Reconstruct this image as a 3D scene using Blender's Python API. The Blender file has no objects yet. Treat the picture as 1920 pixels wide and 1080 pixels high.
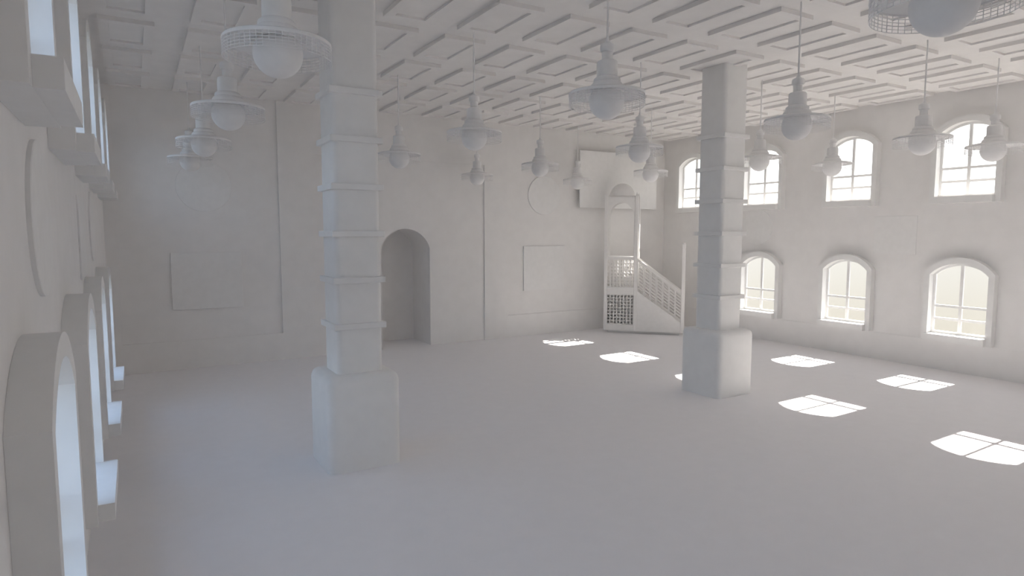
import bpy, bmesh, math, random
from mathutils import Vector, Matrix
C = bpy.context.scene.collection
PI = math.pi

# ------------------------------------------------------------------ materials
def mat(name, col, rough=.85, var=.015, scale=6., bump=0.0, spec=.2):
    m = bpy.data.materials.new(name); m.use_nodes = True
    nt = m.node_tree; b = nt.nodes['Principled BSDF']
    b.inputs['Roughness'].default_value = rough
    b.inputs['Specular IOR Level'].default_value = spec
    tc = nt.nodes.new('ShaderNodeTexCoord'); nz = nt.nodes.new('ShaderNodeTexNoise')
    nz.inputs['Scale'].default_value = scale; nz.inputs['Detail'].default_value = 4
    nt.links.new(tc.outputs['Object'], nz.inputs['Vector'])
    r = nt.nodes.new('ShaderNodeValToRGB')
    r.color_ramp.elements[0].position = .3; r.color_ramp.elements[1].position = .7
    r.color_ramp.elements[0].color = [max(0, c - var) for c in col] + [1]
    r.color_ramp.elements[1].color = [min(1, c + var) for c in col] + [1]
    nt.links.new(nz.outputs['Fac'], r.inputs['Fac'])
    nt.links.new(r.outputs['Color'], b.inputs['Base Color'])
    if bump:
        bp = nt.nodes.new('ShaderNodeBump'); bp.inputs['Strength'].default_value = bump
        bp.inputs['Distance'].default_value = .004
        nt.links.new(nz.outputs['Fac'], bp.inputs['Height'])
        nt.links.new(bp.outputs['Normal'], b.inputs['Normal'])
    return m
ALB = .79
M_WALL = mat('wall_plaster', (ALB, ALB * .987, ALB * .975), scale=3)
M_FLOOR = mat('floor_covering', (.835, .825, .84), var=.008, scale=4)
M_CEIL = mat('ceiling_paint', (ALB, ALB * .985, ALB * .97), scale=3)
M_TRIM = mat('trim_paint', (ALB, ALB, ALB * .99), scale=5)
M_COL = mat('column_plaster', (ALB, ALB, ALB * .99), scale=4)
M_WOOD = mat('painted_wood', (ALB, ALB * .99, ALB * .975), scale=8)
M_METAL = mat('painted_metal', (ALB, ALB, ALB), rough=.6, scale=10)
M_GLOBE = mat('matt_globe', (ALB, ALB, ALB), rough=.6, scale=10)
M_PLAQUE = mat('plaque_board', (ALB, ALB * .995, ALB * .985), scale=6)

def glass():
    m = bpy.data.materials.new('clear_pane'); m.use_nodes = True
    nt = m.node_tree; nt.nodes.clear()
    o = nt.nodes.new('ShaderNodeOutputMaterial'); mx = nt.nodes.new('ShaderNodeMixShader')
    t = nt.nodes.new('ShaderNodeBsdfTransparent'); g = nt.nodes.new('ShaderNodeBsdfGlossy')
    g.inputs['Roughness'].default_value = .05
    mx.inputs[0].default_value = .02
    nt.links.new(t.outputs[0], mx.inputs[1]); nt.links.new(g.outputs[0], mx.inputs[2])
    nt.links.new(mx.outputs[0], o.inputs['Surface'])
    return m
M_PANE = glass()

# ------------------------------------------------------------------ mesh helpers
def box(bm, x0, x1, y0, y1, z0, z1, bev=0, seg=2, mtx=None):
    vs = [bm.verts.new(p) for p in ((x0, y0, z0), (x1, y0, z0), (x1, y1, z0), (x0, y1, z0),
                                    (x0, y0, z1), (x1, y0, z1), (x1, y1, z1), (x0, y1, z1))]
    fs = [bm.faces.new([vs[i] for i in f]) for f in ((3, 2, 1, 0), (4, 5, 6, 7), (0, 1, 5, 4),
                                                     (1, 2, 6, 5), (2, 3, 7, 6), (3, 0, 4, 7))]
    if bev:
        es = list({e for f in fs for e in f.edges})
        r = bmesh.ops.bevel(bm, geom=es, offset=bev, segments=seg, affect='EDGES', profile=.5)
        vs = list({v for f in r['faces'] for v in f.verts} | {v for v in vs if v.is_valid})
    if mtx is not None:
        for v in vs:
            if v.is_valid: v.co = mtx @ v.co
    return vs

def prism(bm, pts, fn, d0, d1):
    """extrude the 2-D outline pts between depths d0 and d1; fn(a, b, d) gives the 3-D point"""
    lo = [bm.verts.new(fn(a, b, d0)) for a, b in pts]
    hi = [bm.verts.new(fn(a, b, d1)) for a, b in pts]
    n = len(pts)
    bm.faces.new(lo); bm.faces.new(hi[::-1])
    for i in range(n):
        j = (i + 1) % n
        bm.faces.new((lo[i], hi[i], hi[j], lo[j]))

def ring_prism(bm, outer, inner, fn, d0, d1):
    """closed band between two outlines with equal point counts, extruded"""
    n = len(outer)
    V = [[bm.verts.new(fn(a, b, d)) for a, b in o] for o in (outer, inner) for d in (d0, d1)]
    oo, oi, io, ii = V      # outer d0, outer d1, inner d0, inner d1
    for i in range(n):
        j = (i + 1) % n
        bm.faces.new((oo[i], oo[j], oi[j], oi[i]))
        bm.faces.new((io[i], ii[i], ii[j], io[j]))
        bm.faces.new((oo[i], io[i], io[j], oo[j]))
        bm.faces.new((oi[i], oi[j], ii[j], ii[i]))

def lathe(bm, prof, n=48, cap=True):
    rings = []
    for r, z in prof:
        if r < 1e-5:
            rings.append([bm.verts.new((0, 0, z))])
        else:
            rings.append([bm.verts.new((r * math.cos(2 * PI * i / n), r * math.sin(2 * PI * i / n), z)) for i in range(n)])
    for a, b in zip(rings, rings[1:]):
        for i in range(n):
            j = (i + 1) % n
            if len(a) == 1 and len(b) == 1: continue
            if len(a) == 1: bm.faces.new((a[0], b[i], b[j]))
            elif len(b) == 1: bm.faces.new((a[i], a[j], b[0]))
            else: bm.faces.new((a[i], a[j], b[j], b[i]))
    if cap:
        for r in (rings[0], rings[-1]):
            if len(r) > 1: bm.faces.new(r)

def obj(name, bm, m, parent=None, smooth=False, angle=35):
    bmesh.ops.recalc_face_normals(bm, faces=bm.faces[:])
    me = bpy.data.meshes.new(name); bm.to_mesh(me); bm.free()
    me.materials.append(m)
    if smooth:
        for p in me.polygons: p.use_smooth = True
        try: me.set_sharp_from_angle(angle=math.radians(angle))
        except Exception: pass
    o = bpy.data.objects.new(name, me); C.objects.link(o)
    if parent: o.parent = parent
    return o

def thing(name, label, cat, loc=(0, 0, 0), rz=0, group=None):
    o = bpy.data.objects.new(name, None); C.objects.link(o)
    o.empty_display_size = .2
    o.location = loc; o.rotation_euler = (0, 0, rz)
    o['label'] = label; o['category'] = cat
    if group: o['group'] = group
    return o

def tag(o, label, cat, group=None):
    o['label'] = label; o['category'] = cat
    if group: o['group'] = group
    return o

def struct(o, label=None, cat=None):
    o['kind'] = 'structure'
    if label: o['label'] = label
    if cat: o['category'] = cat
    return o

def dup(root, loc, rz=None, label=None):
    r = root.copy(); C.objects.link(r); r.location = loc
    if rz is not None: r.rotation_euler = (0, 0, rz)
    if label: r['label'] = label
    for ch in list(root.children):
        c = ch.copy(); C.objects.link(c); c.parent = r
        for g in list(ch.children):
            d = g.copy(); C.objects.link(d); d.parent = c
    return r

# ------------------------------------------------------------------ the hall
XL, XR, YB, YF, H = -.601, 17.602, -7.0, 18.05, 7.01
WT = .06                                    # thickness of the window walls
WCL = [4.69 + 2.92 * k for k in range(-3, 5)]   # window axes along the left and right walls
WCR = [4.81 + 2.92 * k for k in range(-3, 5)]   # (no lower window beside the front wall)
OW, IW = .78, .65                           # half widths of surround and opening
ZLO, ZUP = .94, 4.39                      # sill heights of the two rows
SPR, APEX = 1.50, 1.795                     # opening: springing and crown above the sill
def arch(hw, spring, apex, n=16):
    """arch outline points from right springing over the crown to the left springing"""
    rise = apex - spring
    R = (hw * hw + rise * rise) / (2 * rise); cz = apex - R
    a0 = math.asin(hw / R)
    return [(R * math.sin(a0 - 2 * a0 * i / n), cz + R * math.cos(a0 - 2 * a0 * i / n)) for i in range(n + 1)]

bm = bmesh.new(); box(bm, XL - .3, XR + .3, YB - .3, YF + 1.9, -.2, 0)
struct(obj('floor', bm, M_FLOOR), 'plain pale grey floor of the empty hall', 'floor')

def side_wall(name, x0, x1, WC):
    f = lambda y, z, x: Vector((x, y, z))
    bm = bmesh.new(); prev = YB - .2
    for c in WC:
        prism(bm, [(prev, 0), (c - IW, 0), (c - IW, H), (prev, H)], f, x0, x1)
        low = c != WC[-1]
        prism(bm, [(c - IW, 0), (c + IW, 0), (c + IW, ZLO), (c - IW, ZLO)], f, x0, x1)
        a = [(c + y, ZLO + z) for y, z in arch(IW, SPR, APEX)] if low else [(c + IW, ZLO), (c - IW, ZLO)]
        prism(bm, [(c - IW, ZUP), (c + IW, ZUP)] + a, f, x0, x1)
        a = [(c + y, ZUP + z) for y, z in arch(IW, SPR, APEX)]
        prism(bm, [(c - IW, H), (c + IW, H)] + a, f, x0, x1)
        prev = c + IW
    prism(bm, [(prev, 0), (YF + .15, 0), (YF + .15, H), (prev, H)], f, x0, x1)
    return struct(obj(name, bm, M_WALL))
struct(side_wall('wall_left', XL - WT, XL, WCL), 'long white wall on the left with two rows of arched windows', 'wall')
struct(side_wall('wall_right', XR, XR + WT, WCR), 'long white wall on the right with two rows of arched windows', 'wall')
bm = bmesh.new(); box(bm, XL - .06, XR + .06, YB - .2, YB, 0, H)
struct(obj('wall_back', bm, M_WALL))

# front wall: recessed panels and the arched niche
NX0, NX1, NSP, NAP, ND = 6.27, 7.83, 3.03, 3.61, 1.40
f = lambda x, z, y: Vector((x, y, z))
bm = bmesh.new(); REC, TH = .045, .2
def rect(x0, x1, z0, z1, rec=False):
    if x1 - x0 > 1e-4 and z1 - z0 > 1e-4:
        prism(bm, [(x0, z0), (x1, z0), (x1, z1), (x0, z1)], f, YF + (REC if rec else 0), YF + TH)
rect(XL - .06, -.35, 0, H)
rect(-.35, 3.42, 0, .745); rect(-.35, 3.42, .745, H, True)
rect(3.42, 4.37, 0, H)
rect(4.37, NX0, 0, 5.65, True); rect(NX1, 9.73, 0, 5.65, True); rect(4.37, 9.73, 5.65, H)
nc, nh = (NX0 + NX1) / 2, (NX1 - NX0) / 2
na = [(nc + x, z) for x, z in arch(nh, NSP, NAP, 28)]
prism(bm, [(NX0, 5.65), (NX1, 5.65)] + na, f, YF + REC, YF + TH)
rect(9.73, 10.6, 0, H)
rect(10.6, XR + .06, 0, .745); rect(10.6, XR + .06, .745, H, True)
wf = struct(obj('wall_front', bm, M_WALL), 'white front wall with recessed panels and an arched niche', 'wall')
bm = bmesh.new()
out = [(NX0 - .1, -.12), (NX1 + .1, -.12)] + [(nc + x, z) for x, z in arch(nh + .1, NSP, NAP + .1, 28)]
inn = [(NX0, -.06), (NX1, -.06)] + na
V = [[bm.verts.new(f(a, b, d)) for a, b in o] for o in (inn, inn, out, out) for d in (0,)]
bm.free(); bm = bmesh.new()
ring_prism(bm, out, inn, f, YF + TH, YF + ND + .05)
prism(bm, out, f, YF + ND + .05, YF + ND + .15)
obj('niche', bm, M_WALL, wf, smooth=True, angle=25)['label'] = 'deep arched prayer niche'

# low plinth strip on the side walls
bm = bmesh.new(); box(bm, XR - .014, XR, YB, YF, 0, .742)
struct(obj('baseboard_right', bm, M_WALL))
bm = bmesh.new(); box(bm, XL, XL + .014, YB, YF, 0, .742)
struct(obj('baseboard_left', bm, M_WALL))

# ceiling with its raised coffer frames
bm = bmesh.new(); box(bm, XL - .3, XR + .3, YB - .3, YF + .3, H, H + .15)
ceil = struct(obj('ceiling', bm, M_CEIL), 'pale coffered ceiling of raised rectangular frames', 'ceiling')
def frame_into(bm, x, y, w=.81, l=1.47, ins=.15, drop=.07, rec=.035):
    z0 = H - drop
    o = [(x, y), (x + w, y), (x + w, y + l), (x, y + l)]
    i = [(x + ins, y + ins), (x + w - ins, y + ins), (x + w - ins, y + l - ins), (x + ins, y + l - ins)]
    vo = [bm.verts.new((a, b, z0)) for a, b in o]; vt = [bm.verts.new((a, b, H)) for a, b in o]
    vi = [bm.verts.new((a, b, z0)) for a, b in i]; vr = [bm.verts.new((a, b, z0 + rec)) for a, b in i]
    for k in range(4):
        j = (k + 1) % 4
        bm.faces.new((vt[k], vt[j], vo[j], vo[k])); bm.faces.new((vo[k], vo[j], vi[j], vi[k]))
        bm.faces.new((vi[k], vi[j], vr[j], vr[k]))
    bm.faces.new(vr); bm.faces.new(vt)
spots = []
for k in range(-8, 6):
    for r in range(-7, 5):
        x, y = 10.14 + 1.3117 * k, 8.565 + 1.953 * r
        ang = math.degrees(math.atan2(x + .4, y + .7)) - 30.8
        vis = abs(ang) < 42 and y + .7 > .5 and math.hypot(x + .4, y + .7) > 5.0
        spots.append((0 if vis else 1, math.hypot(x + .4, y + .7), x, y))
spots.sort()
proto = None
for n, (nv, d, x, y) in enumerate(spots[:100]):
    if proto is None:
        bm = bmesh.new(); frame_into(bm, 0, 0)
        proto = obj('coffer_frame', bm, M_CEIL, ceil); o = proto
    else:
        o = proto.copy(); C.objects.link(o); o.parent = ceil
    o.location = (x, y, 0)
bm = bmesh.new()
for nv, d, x, y in spots[100:]: frame_into(bm, x, y)
o = obj('coffer_frame', bm, M_CEIL, ceil); o['kind'] = 'stuff'

# ------------------------------------------------------------------ windows
# built for the left wall with +X pointing into the hall; turned by 180 degrees on the right wall
def window_outline(hw, z0, spring, apex, n=20):
    return [(-hw, z0), (hw, z0)] + arch(hw, spring, apex, n)
fy = lambda y, z, x: Vector((x, y, z))
wn = 0
win = struct(thing('window_1', 'x', 'window'))
bm = bmesh.new()
ring_prism(bm, window_outline(OW, -.165, SPR + .05, APEX + .155), window_outline(IW, -.03, SPR, APEX), fy, 0.001, .2)
obj('surround', bm, M_TRIM, win, smooth=True, angle=25)
bm = bmesh.new()
prism(bm, [(.001, -.649), (.201, -.649), (.201, -.675), (.335, -.675), (.335, .675), (.201, .675), (.201, .649), (.001, .649)],
      lambda x, y, z: Vector((x, y, z)), -.029, 0)
box(bm, .201, .335, -.675, .675, -.165, -.029)
obj('sill', bm, M_TRIM, win)
bm = bmesh.new(); FB = .06
ring_prism(bm, window_outline(IW - .001, .001, SPR, APEX - .001), window_outline(IW - FB, FB, SPR, APEX - FB), fy, -.058, -.002)
ML = IW - FB
box(bm, -.056, -.004, -.036, .036, FB, APEX - FB + .002)
for z in (.375, .70):
    for s in (-1, 1):
        box(bm, -.055, -.005, min(s * .032, s * ML), max(s * .032, s * ML), z - .03, z + .03)
obj('window_frame', bm, M_TRIM, win, smooth=True, angle=25)
bm = bmesh.new()
prism(bm, window_outline(IW - FB, FB, SPR, APEX - FB), fy, -.034, -.030)
obj('pane', bm, M_PANE, win)
first = True; n = 0
ordn = ['nearest', 'second', 'third', 'fourth', 'fifth', 'sixth', 'seventh', 'eighth']
for side, x, rz, WC in (('left', XL, 0, WCL), ('right', XR, PI, WCR)):
    for row, z in (('lower', ZLO), ('upper', ZUP)):
        for k, c in enumerate(WC):
            far = len(WC) - k
            if far == 1 and row == 'lower': continue
            n += 1
            if row == 'lower': far -= 1
            where = ['', 'nearest the front wall', 'second from the front wall', 'third from the front wall',
                     'fourth from the front wall', 'fifth from the front wall', 'sixth from the front wall',
                     'seventh from the front wall', 'eighth from the front wall'][far]
            lab = f'arched {row} window of the {side} wall, {where}'
            if first: o = win; o.location = (x, c, z); o['label'] = lab; first = False
            else: o = dup(win, (x, c, z), rz, lab)
            o.name = f'window_{n}'
# ------------------------------------------------------------------ columns
def column(x, y, label):
    t = thing('column', label, 'column', (x, y, 0), group='square banded columns')
    bm = bmesh.new(); vs = box(bm, -.55, .55, -.55, .55, 0, 1.42, 0)
    es = [e for e in bm.edges if max(v.co.z for v in e.verts) > .1]
    bmesh.ops.bevel(bm, geom=es, offset=.13, segments=6, affect='EDGES', profile=.5)
    obj('pedestal', bm, M_COL, t, smooth=True, angle=40)
    bm = bmesh.new(); box(bm, -.345, .345, -.345, .345, 1.40, H)
    es = [e for e in bm.edges if abs(e.verts[0].co.z - e.verts[1].co.z) > .5]
    bmesh.ops.bevel(bm, geom=es, offset=.085, segments=5, affect='EDGES', profile=.5)
    obj('shaft', bm, M_COL, t, smooth=True, angle=40)
    for i in range(6):
        bm = bmesh.new(); zt = 2.165 + .68 * i
        box(bm, -.39, .39, -.39, .39, zt - .088, zt, .006, 1)
        obj('band', bm, M_COL, t)
    return t
column(2.825, 9.48, 'square white banded column on the left, nearer the left window wall')
column(10.94, 9.53, 'square white banded column on the right, in front of the stair pulpit')

# ------------------------------------------------------------------ pendant lamps
ZR = 5.24                                   # height of the brim edge
RB = .478
lamp = thing('pendant_lamp', 'x', 'lamp', (0, 0, ZR), group='pendant lamps hanging from the ceiling')
bm = bmesh.new(); lathe(bm, [(.013, .66), (.013, H - ZR)], 12)
obj('cord', bm, M_METAL, lamp, smooth=True)
bm = bmesh.new()
lathe(bm, [(.016, .705), (.022, .66), (.045, .635), (.075, .622), (.088, .61), (.092, .59), (.092, .545), (.085, .525), (.07, .52)], 40)
obj('cap', bm, M_METAL, lamp, smooth=True)
bm = bmesh.new(); lathe(bm, [(.07, .52), (.066, .46), (.07, .40)], 40)
obj('neck', bm, M_METAL, lamp, smooth=True)
bm = bmesh.new()
lathe(bm, [(.07, .415), (.112, .412), (.126, .40), (.131, .38), (.132, .215), (.150, .205), (.166, .19), (.172, .17), (.168, .15),
           (.178, .142), (.198, .12), (.207, .10), (.209, .06), (.22, .048), (.215, .035), (.1, .03)], 48)
obj('housing', bm, M_METAL, lamp, smooth=True)
bm = bmesh.new()
lathe(bm, [(.20, .075), (.30, .060), (.42, .036), (.466, .023), (.479, .012), (.482, -.014), (.476, -.019), (.466, -.006), (.41, .010), (.30, .028), (.20, .036), (.20, .075)], 72, cap=False)
obj('brim', bm, M_METAL, lamp, smooth=True)
bm = bmesh.new(); NV, w = 56, .0025
ZT, ZB = -.010, -.150
for i in range(NV):
    a = 2 * PI * i / NV; m = Matrix.Rotation(a, 4, 'Z')
    box(bm, RB - .004, RB - .0005, -w, w, ZB, ZT, mtx=m)
for j in range(6):
    z = ZT - .004 + (ZB - ZT + .004) * j / 5
    lathe(bm, [(RB - .005, z - w), (RB + .0005, z - w), (RB + .0005, z + w), (RB - .005, z + w), (RB - .005, z - w)], 72, cap=False)
obj('mesh_skirt', bm, M_METAL, lamp)
bm = bmesh.new(); lathe(bm, [(.222 * math.sin(PI * i / 28), -.09 - .222 * math.cos(PI * i / 28)) for i in range(29)], 48, cap=False)
obj('globe', bm, M_GLOBE, lamp, smooth=True, angle=80)
LAMPS = [
 (1.225, 6.29, 'large nearest lamp of the leftmost row, right against the left side of the left column'),
 (1.222, 9.82, 'second lamp in the leftmost row, just behind the large lamp beside the left column'),
 (1.224, 13.44, 'third lamp in the leftmost row, overlapping the last one by the front wall'),
 (1.22, 16.77, 'last and smallest lamp in the leftmost row, by the front wall'),
 (5.19, 13.64, 'pendant lamp hanging just right of the left column, above the niche'),
 (5.194, 10.0, 'pendant lamp directly above another lamp, right of the niche'),
 (9.047, 17.24, 'small far lamp directly beneath a nearer one, right of the niche'),
 (9.07, 13.80, 'lamp in front of the round plaque on the front wall'),
 (12.755, 17.14, 'far lamp in front of the left edge of the large white board'),
 (5.227, 6.423, 'large lamp at the top middle, between the two columns'),
 (9.01, 10.0, 'lamp above the stair pulpit, in front of another lamp'),
 (12.763, 13.68, 'far lamp in front of the right part of the large white board'),
 (8.918, 6.331, 'large lamp close to the right side of the right column'),
 (12.656, 9.924, 'smaller lamp in front of the upper window just right of the right column'),
 (15.397, 9.869, 'smaller lamp in front of the upper window, third from the front wall'),
 (12.64, 6.347, 'left one of the two lamps by the rightmost upper window'),
 (15.013, 6.174, 'right one of the two lamps by the rightmost upper window'),
 (5.134, 2.482, 'very near lamp cut by the top edge, upper right corner')]
for i, (x, y, lab) in enumerate(LAMPS):
    if i == 0: lamp.location = (x, y, ZR); lamp['label'] = lab
    else: dup(lamp, (x, y, ZR), 0.0, lab)

# ------------------------------------------------------------------ plaques and boards on the walls
def disc(pos, rot, r, th, label):
    bm = bmesh.new(); n = 64
    lathe(bm, [(r, 0), (r, th - .006), (r - .006, th)], n)
    o = obj('round_plaque', bm, M_PLAQUE, smooth=True, angle=30)
    o.location = pos; o.rotation_euler = rot
    return tag(o, label, 'plaque', 'round plaques on the walls')
def board(pos, rot, w, h, th, label):
    bm = bmesh.new(); box(bm, -w / 2, w / 2, -h / 2, h / 2, 0, th, .004, 1)
    o = obj('wall_board', bm, M_PLAQUE)
    o.location = pos; o.rotation_euler = rot
    return tag(o, label, 'board', 'flat rectangular boards on the walls')
FR = (PI / 2, 0, 0)                          # facing -Y
disc((12.05, YF + REC, 4.755), FR, .65, .05, 'round white plaque high on the front wall beside the large board')
disc((1.60, YF + REC, 4.68), FR, .65, .014, 'round white plaque high on the front wall behind the leftmost lamps')
board((12.05, YF + REC, 2.29), FR, 1.66, 1.5, .05, 'flat white board on the front wall under the round plaque, right of the niche')
board((1.60, YF + REC, 2.26), FR, 1.66, 1.45, .05, 'flat white board on the front wall near the left corner')
LR = (PI / 2, 0, PI / 2); RR = (PI / 2, 0, -PI / 2)
disc((XL, 5.79, 3.6), LR, .57, .035, 'large round plaque nearest on the left wall')
disc((XL, 12.6, 3.6), LR, .57, .025, 'round plaque farther along the left wall, beyond a flat board')
board((XL, 10.2, 3.44), LR, 1.05, 1.07, .022, 'flat board on the left wall between two round plaques')
disc((XR, 13.78, 3.66), RR, .57, .014, 'round plaque on the right wall beside the right column')
board((XR, 9.4, 3.43), RR, 1.12, 1.02, .012, 'flat board on the right wall between the two window rows')

# large board standing off the front wall above the stair pulpit
t = thing('display_board', 'large white rectangular board standing off the front wall above the stair pulpit', 'board', (15.16, 17.84, 4.365))
bm = bmesh.new(); box(bm, -1.78, 1.80, 0, .05, 0, 1.98, .008, 2)
obj('board_panel', bm, M_PLAQUE, t)
for sx in (-1.2, 1.2):
    for z in (.5, 1.4):
        bm = bmesh.new(); box(bm, sx - .04, sx + .04, .05, YF + REC - 17.84, z - .04, z + .04)
        obj('bracket', bm, M_METAL, t)

# ------------------------------------------------------------------ stair pulpit (minbar) set across the corner
ang = math.atan2(-.741, .672)
PS = .987
mb = thing('stair_pulpit', 'white wooden stair pulpit with domed canopy and lattice sides in the far corner', 'pulpit', (14.205 * PS, 17.489 * PS, 3.5 * (1 - PS)), ang)
mb.scale = (PS, PS, PS)
PW, TU, W = .11, 1.16, .70                   # post size, tower length, depth
Z0, ZP = .05, 1.58                           # underside, platform
PZ = 4.74                                    # canopy
for u in (0, TU - PW):
    for v in (0, W - PW):
        bm = bmesh.new(); box(bm, u, u + PW, v, v + PW, Z0, PZ + .02, .008, 1)
        # small pointed finial
        q = [bm.verts.new(p) for p in ((u + .02, v + .02, PZ + .02), (u + PW - .02, v + .02, PZ + .02), (u + PW - .02, v + PW - .02, PZ + .02), (u + .02, v + PW - .02, PZ + .02))]
        ap = bm.verts.new((u + PW / 2, v + PW / 2, PZ + .16))
        for i in range(4): bm.faces.new((q[i], q[(i + 1) % 4], ap))
        bm.faces.new(q[::-1])
        obj('post', bm, M_WOOD, mb)
for v in (0, W - PW):
    bm = bmesh.new(); box(bm, 2.655, 2.755, v, v + PW, Z0, 3.10, .008, 1)
    box(bm, 2.67, 2.74, v + .015, v + PW - .015, 3.10, 3.17, .03, 3)
    obj('newel_post', bm, M_WOOD, mb)
def lattice(bm, a0, a1, z0f, z1f, fn, na, nz, bw=.034, th=.06):
    """bars between a0..a1; z0f(a), z1f(a) give the lower and upper edge (may slope)"""
    for i in range(na + 1):
        a = a0 + (a1 - a0) * i / na
        aa, ab = max(a0, a - bw / 2), min(a1, a + bw / 2)
        prism(bm, [(aa, z0f(aa)), (ab, z0f(ab)), (ab, z1f(ab)), (aa, z1f(aa))], fn, 0, th)
    hw = bw * .38
    for j in range(nz + 1):
        t = j / nz
        za = z0f(a0) + (z1f(a0) - z0f(a0)) * t; zb = z0f(a1) + (z1f(a1) - z0f(a1)) * t
        prism(bm, [(a0, za - hw), (a1, zb - hw), (a1, zb + hw), (a0, za + hw)], fn, .006, th - .006)
front = lambda a, z, d: Vector((a, .025 + d, z))
back = lambda a, z, d: Vector((a, W - .04 - d, z))
left = lambda a, z, d: Vector((.04 + d, a, z))
right = lambda a, z, d: Vector((TU - .04 - d, a, z))
u0, u1, v0, v1 = PW, TU - PW, PW, W - PW
k = lambda c: (lambda a: c)
# lower tower
bm = bmesh.new(); box(bm, u0, u1, .015, PW - .015, Z0, .27); obj('bottom_rail', bm, M_WOOD, mb)
bm = bmesh.new(); lattice(bm, u0, u1, k(.29), k(1.32), front, 8, 9); obj('lattice_panel', bm, M_WOOD, mb)
bm = bmesh.new(); box(bm, u0, u1, .01, PW - .01, 1.335, 1.585, .006, 1); obj('middle_rail', bm, M_WOOD, mb)
bm = bmesh.new(); box(bm, .03, .07, v0, v1, Z0, ZP); obj('end_panel', bm, M_WOOD, mb)
bm = bmesh.new(); box(bm, u0, u1, W - .07, W - .03, Z0, ZP); obj('back_panel', bm, M_WOOD, mb)
bm = bmesh.new(); box(bm, .07, TU, PW, W - PW, ZP - .05, ZP); obj('platform', bm, M_WOOD, mb)
bm = bmesh.new(); box(bm, .14, 2.60, .14, W - .10, -.046, Z0); obj('plinth', bm, M_WOOD, mb)
# railing around the platform
for fn, a0, a1, n in ((front, u0, u1, 8), (back, u0, u1, 8), (left, v0, v1, 5)):
    bm = bmesh.new(); lattice(bm, a0, a1, k(1.60), k(2.56), fn, n, 8); obj('lattice_panel', bm, M_WOOD, mb)
    bm = bmesh.new()
    prism(bm, [(a0, 2.57), (a1, 2.57), (a1, 2.665), (a0, 2.665)], fn, -.01, .045); obj('top_rail', bm, M_WOOD, mb)
# canopy: pointed arches, roof, dome
def arch_panel(fn, a0, a1, zs=4.06, za=4.545):
    bm = bmesh.new(); c = (a0 + a1) / 2; leg = .035 if fn is front else .015; hw = (a1 - a0) / 2 - leg
    pts = []
    R = (hw * hw + (za - zs) ** 2) / (2 * hw)                  # two-centred pointed arch
    n = 14
    e = math.asin(min(1, (za - zs) / R))
    for i in range(n + 1):
        t = e * i / n
        pts.append((c + hw - R + R * math.cos(t), zs + R * math.sin(t)))
    lp = [(2 * c - x, z) for x, z in pts[::-1]][1:]
    inner = [(c + hw, 2.665)] + pts + lp + [(c - hw, 2.665)]
    poly = [(a1, 2.665), (a1, PZ), (a0, PZ), (a0, 2.665)] + inner[::-1]
    prism(bm, poly, fn, 0, .035)
    obj('arch_panel', bm, M_WOOD, mb)
arch_panel(front, u0, u1); arch_panel(back, u0, u1); arch_panel(left, v0, v1)
bm = bmesh.new(); box(bm, .08, TU - .08, .08, W - .08, PZ - .05, PZ + .03); obj('canopy_roof', bm, M_WOOD, mb)
bm = bmesh.new()
lathe(bm, [(.435 * math.cos(PI / 2 * i / 16), .45 * math.sin(PI / 2 * i / 16)) for i in range(17)], 48)
for vtx in bm.verts: vtx.co = Vector((vtx.co.x + .56, vtx.co.y * .72 + W / 2, vtx.co.z + PZ + .03))
obj('dome', bm, M_WOOD, mb, smooth=True, angle=60)
# stair flight
ST0, ST1 = (TU, 1.47), (2.66, .39)
zs = lambda a: ST0[1] + (ST1[1] - ST0[1]) * (a - ST0[0]) / (ST1[0] - ST0[0])
for v in (.025, W - .065):
    bm = bmesh.new()
    prism(bm, [(TU, Z0), (2.655, Z0), (2.655, zs(2.655)), (TU, zs(TU))], lambda a, z, d, v=v: Vector((a, v + d, z)), 0, .04)
    obj('stringer', bm, M_WOOD, mb)
N = 6
for i in range(N):
    a0 = TU + (2.62 - TU) * i / N; a1 = TU + (2.62 - TU) * (i + 1) / N
    bm = bmesh.new(); zt = ZP - (ZP - .12) * (i + 1) / (N + .2)
    box(bm, a0, a1, .07, W - .07, max(Z0, zt - .30), zt, .006, 1)
    obj('step', bm, M_WOOD, mb)
hr = lambda a: 2.50 + (1.42 - 2.50) * (a - 1.20) / (2.626 - 1.20)
for v in (0.03, W - .09):
    fn = lambda a, z, d, v=v: Vector((a, v + d, z))
    bm = bmesh.new(); lattice(bm, TU, 2.655, zs, lambda a: hr(a) - .02, lambda a, z, d, v=v: Vector((a, v + .015 + d, z)), 7, 9, .03, .03)
    obj('balustrade', bm, M_WOOD, mb)
    bm = bmesh.new()
    prism(bm, [(TU, hr(TU) - .03), (2.655, hr(2.655) - .03), (2.655, hr(2.655) + .075), (TU, hr(TU) + .075)], fn, 0, .06)
    obj('handrail', bm, M_WOOD, mb)

# ------------------------------------------------------------------ light
SUN_E, SKY_CLEAR, SKY_SUNNY = 29, 3.05, 1.10
sun = bpy.data.lights.new('sun', 'SUN'); sun.energy = SUN_E; sun.angle = math.radians(.4); sun.color = (1, .93, .85)
so = bpy.data.objects.new('sun', sun); C.objects.link(so)
so.rotation_euler = (0, math.radians(90 - 42.9), math.radians(1.2)); so.location = (30, 9, 25)

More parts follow.
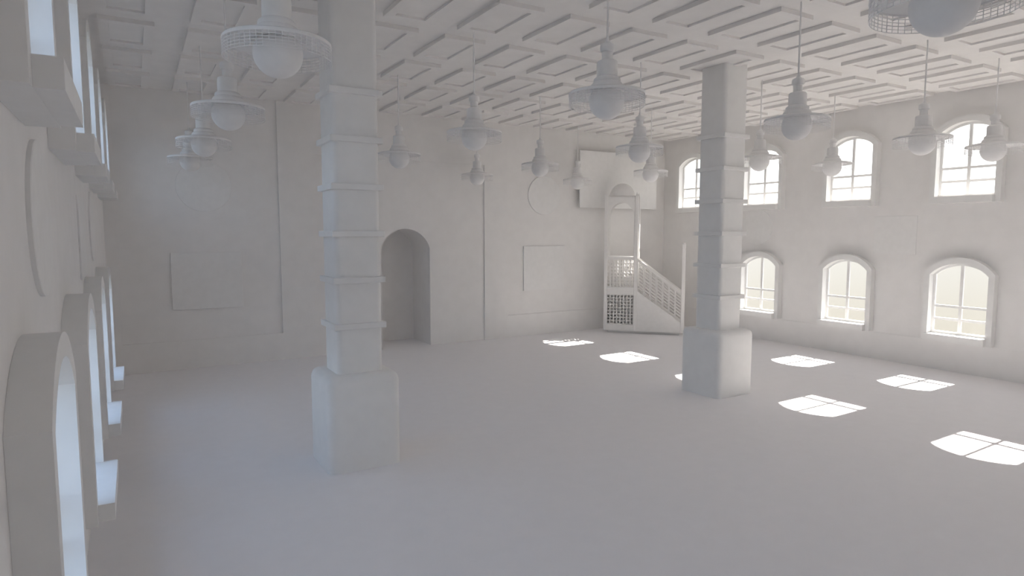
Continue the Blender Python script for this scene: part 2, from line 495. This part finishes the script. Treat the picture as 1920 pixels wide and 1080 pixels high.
w = bpy.data.worlds.new('sky'); bpy.context.scene.world = w; w.use_nodes = True
nt = w.node_tree; bg = nt.nodes['Background']
tc = nt.nodes.new('ShaderNodeTexCoord'); sx = nt.nodes.new('ShaderNodeSeparateXYZ')
nt.links.new(tc.outputs['Generated'], sx.inputs[0])
mr = nt.nodes.new('ShaderNodeMapRange'); mr.inputs[1].default_value = -1; mr.inputs[2].default_value = 1
nt.links.new(sx.outputs['Z'], mr.inputs[0])
def ramp(stops):
    rp = nt.nodes.new('ShaderNodeValToRGB'); el = rp.color_ramp.elements
    while len(el) < len(stops): el.new(.5)
    for i, (z, c) in enumerate(stops): el[i].position = (z + 1) / 2
    for i, (z, c) in enumerate(stops): el[i].color = (*c, 1)
    nt.links.new(mr.outputs[0], rp.inputs[0]); return rp
# hazy bright sky on the sun's side, clear blue sky opposite; warm ground below the horizon
SUNNY = ramp([(-1, (.50, .46, .40)), (-.14, (.77, .72, .61)), (-.035, (.87, .85, .79)), (0, (.95, .94, .92)), (.03, (1.6, 1.6, 1.58)), (.06, (2.8, 2.8, 2.75)), (.14, (3.0, 2.97, 2.9)), (.45, (1.7, 1.75, 1.8)), (1, (.7, .85, 1.2))])
CLEAR = ramp([(-1, (.12, .12, .12)), (-.10, (.16, .17, .18)), (.03, (.63, .77, .92)), (.14, (.58, .76, .97)), (.45, (.48, .68, .97)), (1, (.37, .58, .98))])
mx = nt.nodes.new('ShaderNodeMix'); mx.data_type = 'RGBA'
ms = nt.nodes.new('ShaderNodeMapRange'); ms.inputs[1].default_value = -.5; ms.inputs[2].default_value = .5
nt.links.new(sx.outputs['X'], ms.inputs[0]); nt.links.new(ms.outputs[0], mx.inputs['Factor'])
nt.links.new(CLEAR.outputs[0], mx.inputs['A']); nt.links.new(SUNNY.outputs[0], mx.inputs['B'])
gain = nt.nodes.new('ShaderNodeVectorMath'); gain.operation = 'SCALE'
g2 = nt.nodes.new('ShaderNodeMapRange'); g2.inputs[3].default_value = SKY_CLEAR; g2.inputs[4].default_value = SKY_SUNNY
nt.links.new(ms.outputs[0], g2.inputs[0])
nt.links.new(mx.outputs['Result'], gain.inputs[0]); nt.links.new(g2.outputs[0], gain.inputs['Scale'])
nt.links.new(gain.outputs[0], bg.inputs['Color'])
bg.inputs['Strength'].default_value = 1.0

# ------------------------------------------------------------------ camera
cam = bpy.data.cameras.new('camera'); cam.sensor_width = 36; cam.lens = 1186.19 / 1920 * 36
cam.clip_start = .05; cam.clip_end = 500
co = bpy.data.objects.new('camera', cam); C.objects.link(co)
co.location = (0, 0, 3.5)
co.rotation_euler = (math.radians(90 - 5.0096), 0, math.radians(-30.8023))
S = bpy.context.scene; S.camera = co
S.view_settings.view_transform = 'Standard'; S.view_settings.look = 'None'
S.view_settings.gamma = 1; S.view_settings.exposure = 0
S.view_settings.use_curve_mapping = False
S.cycles.max_bounces = 16; S.cycles.diffuse_bounces = 14; S.cycles.transparent_max_bounces = 16
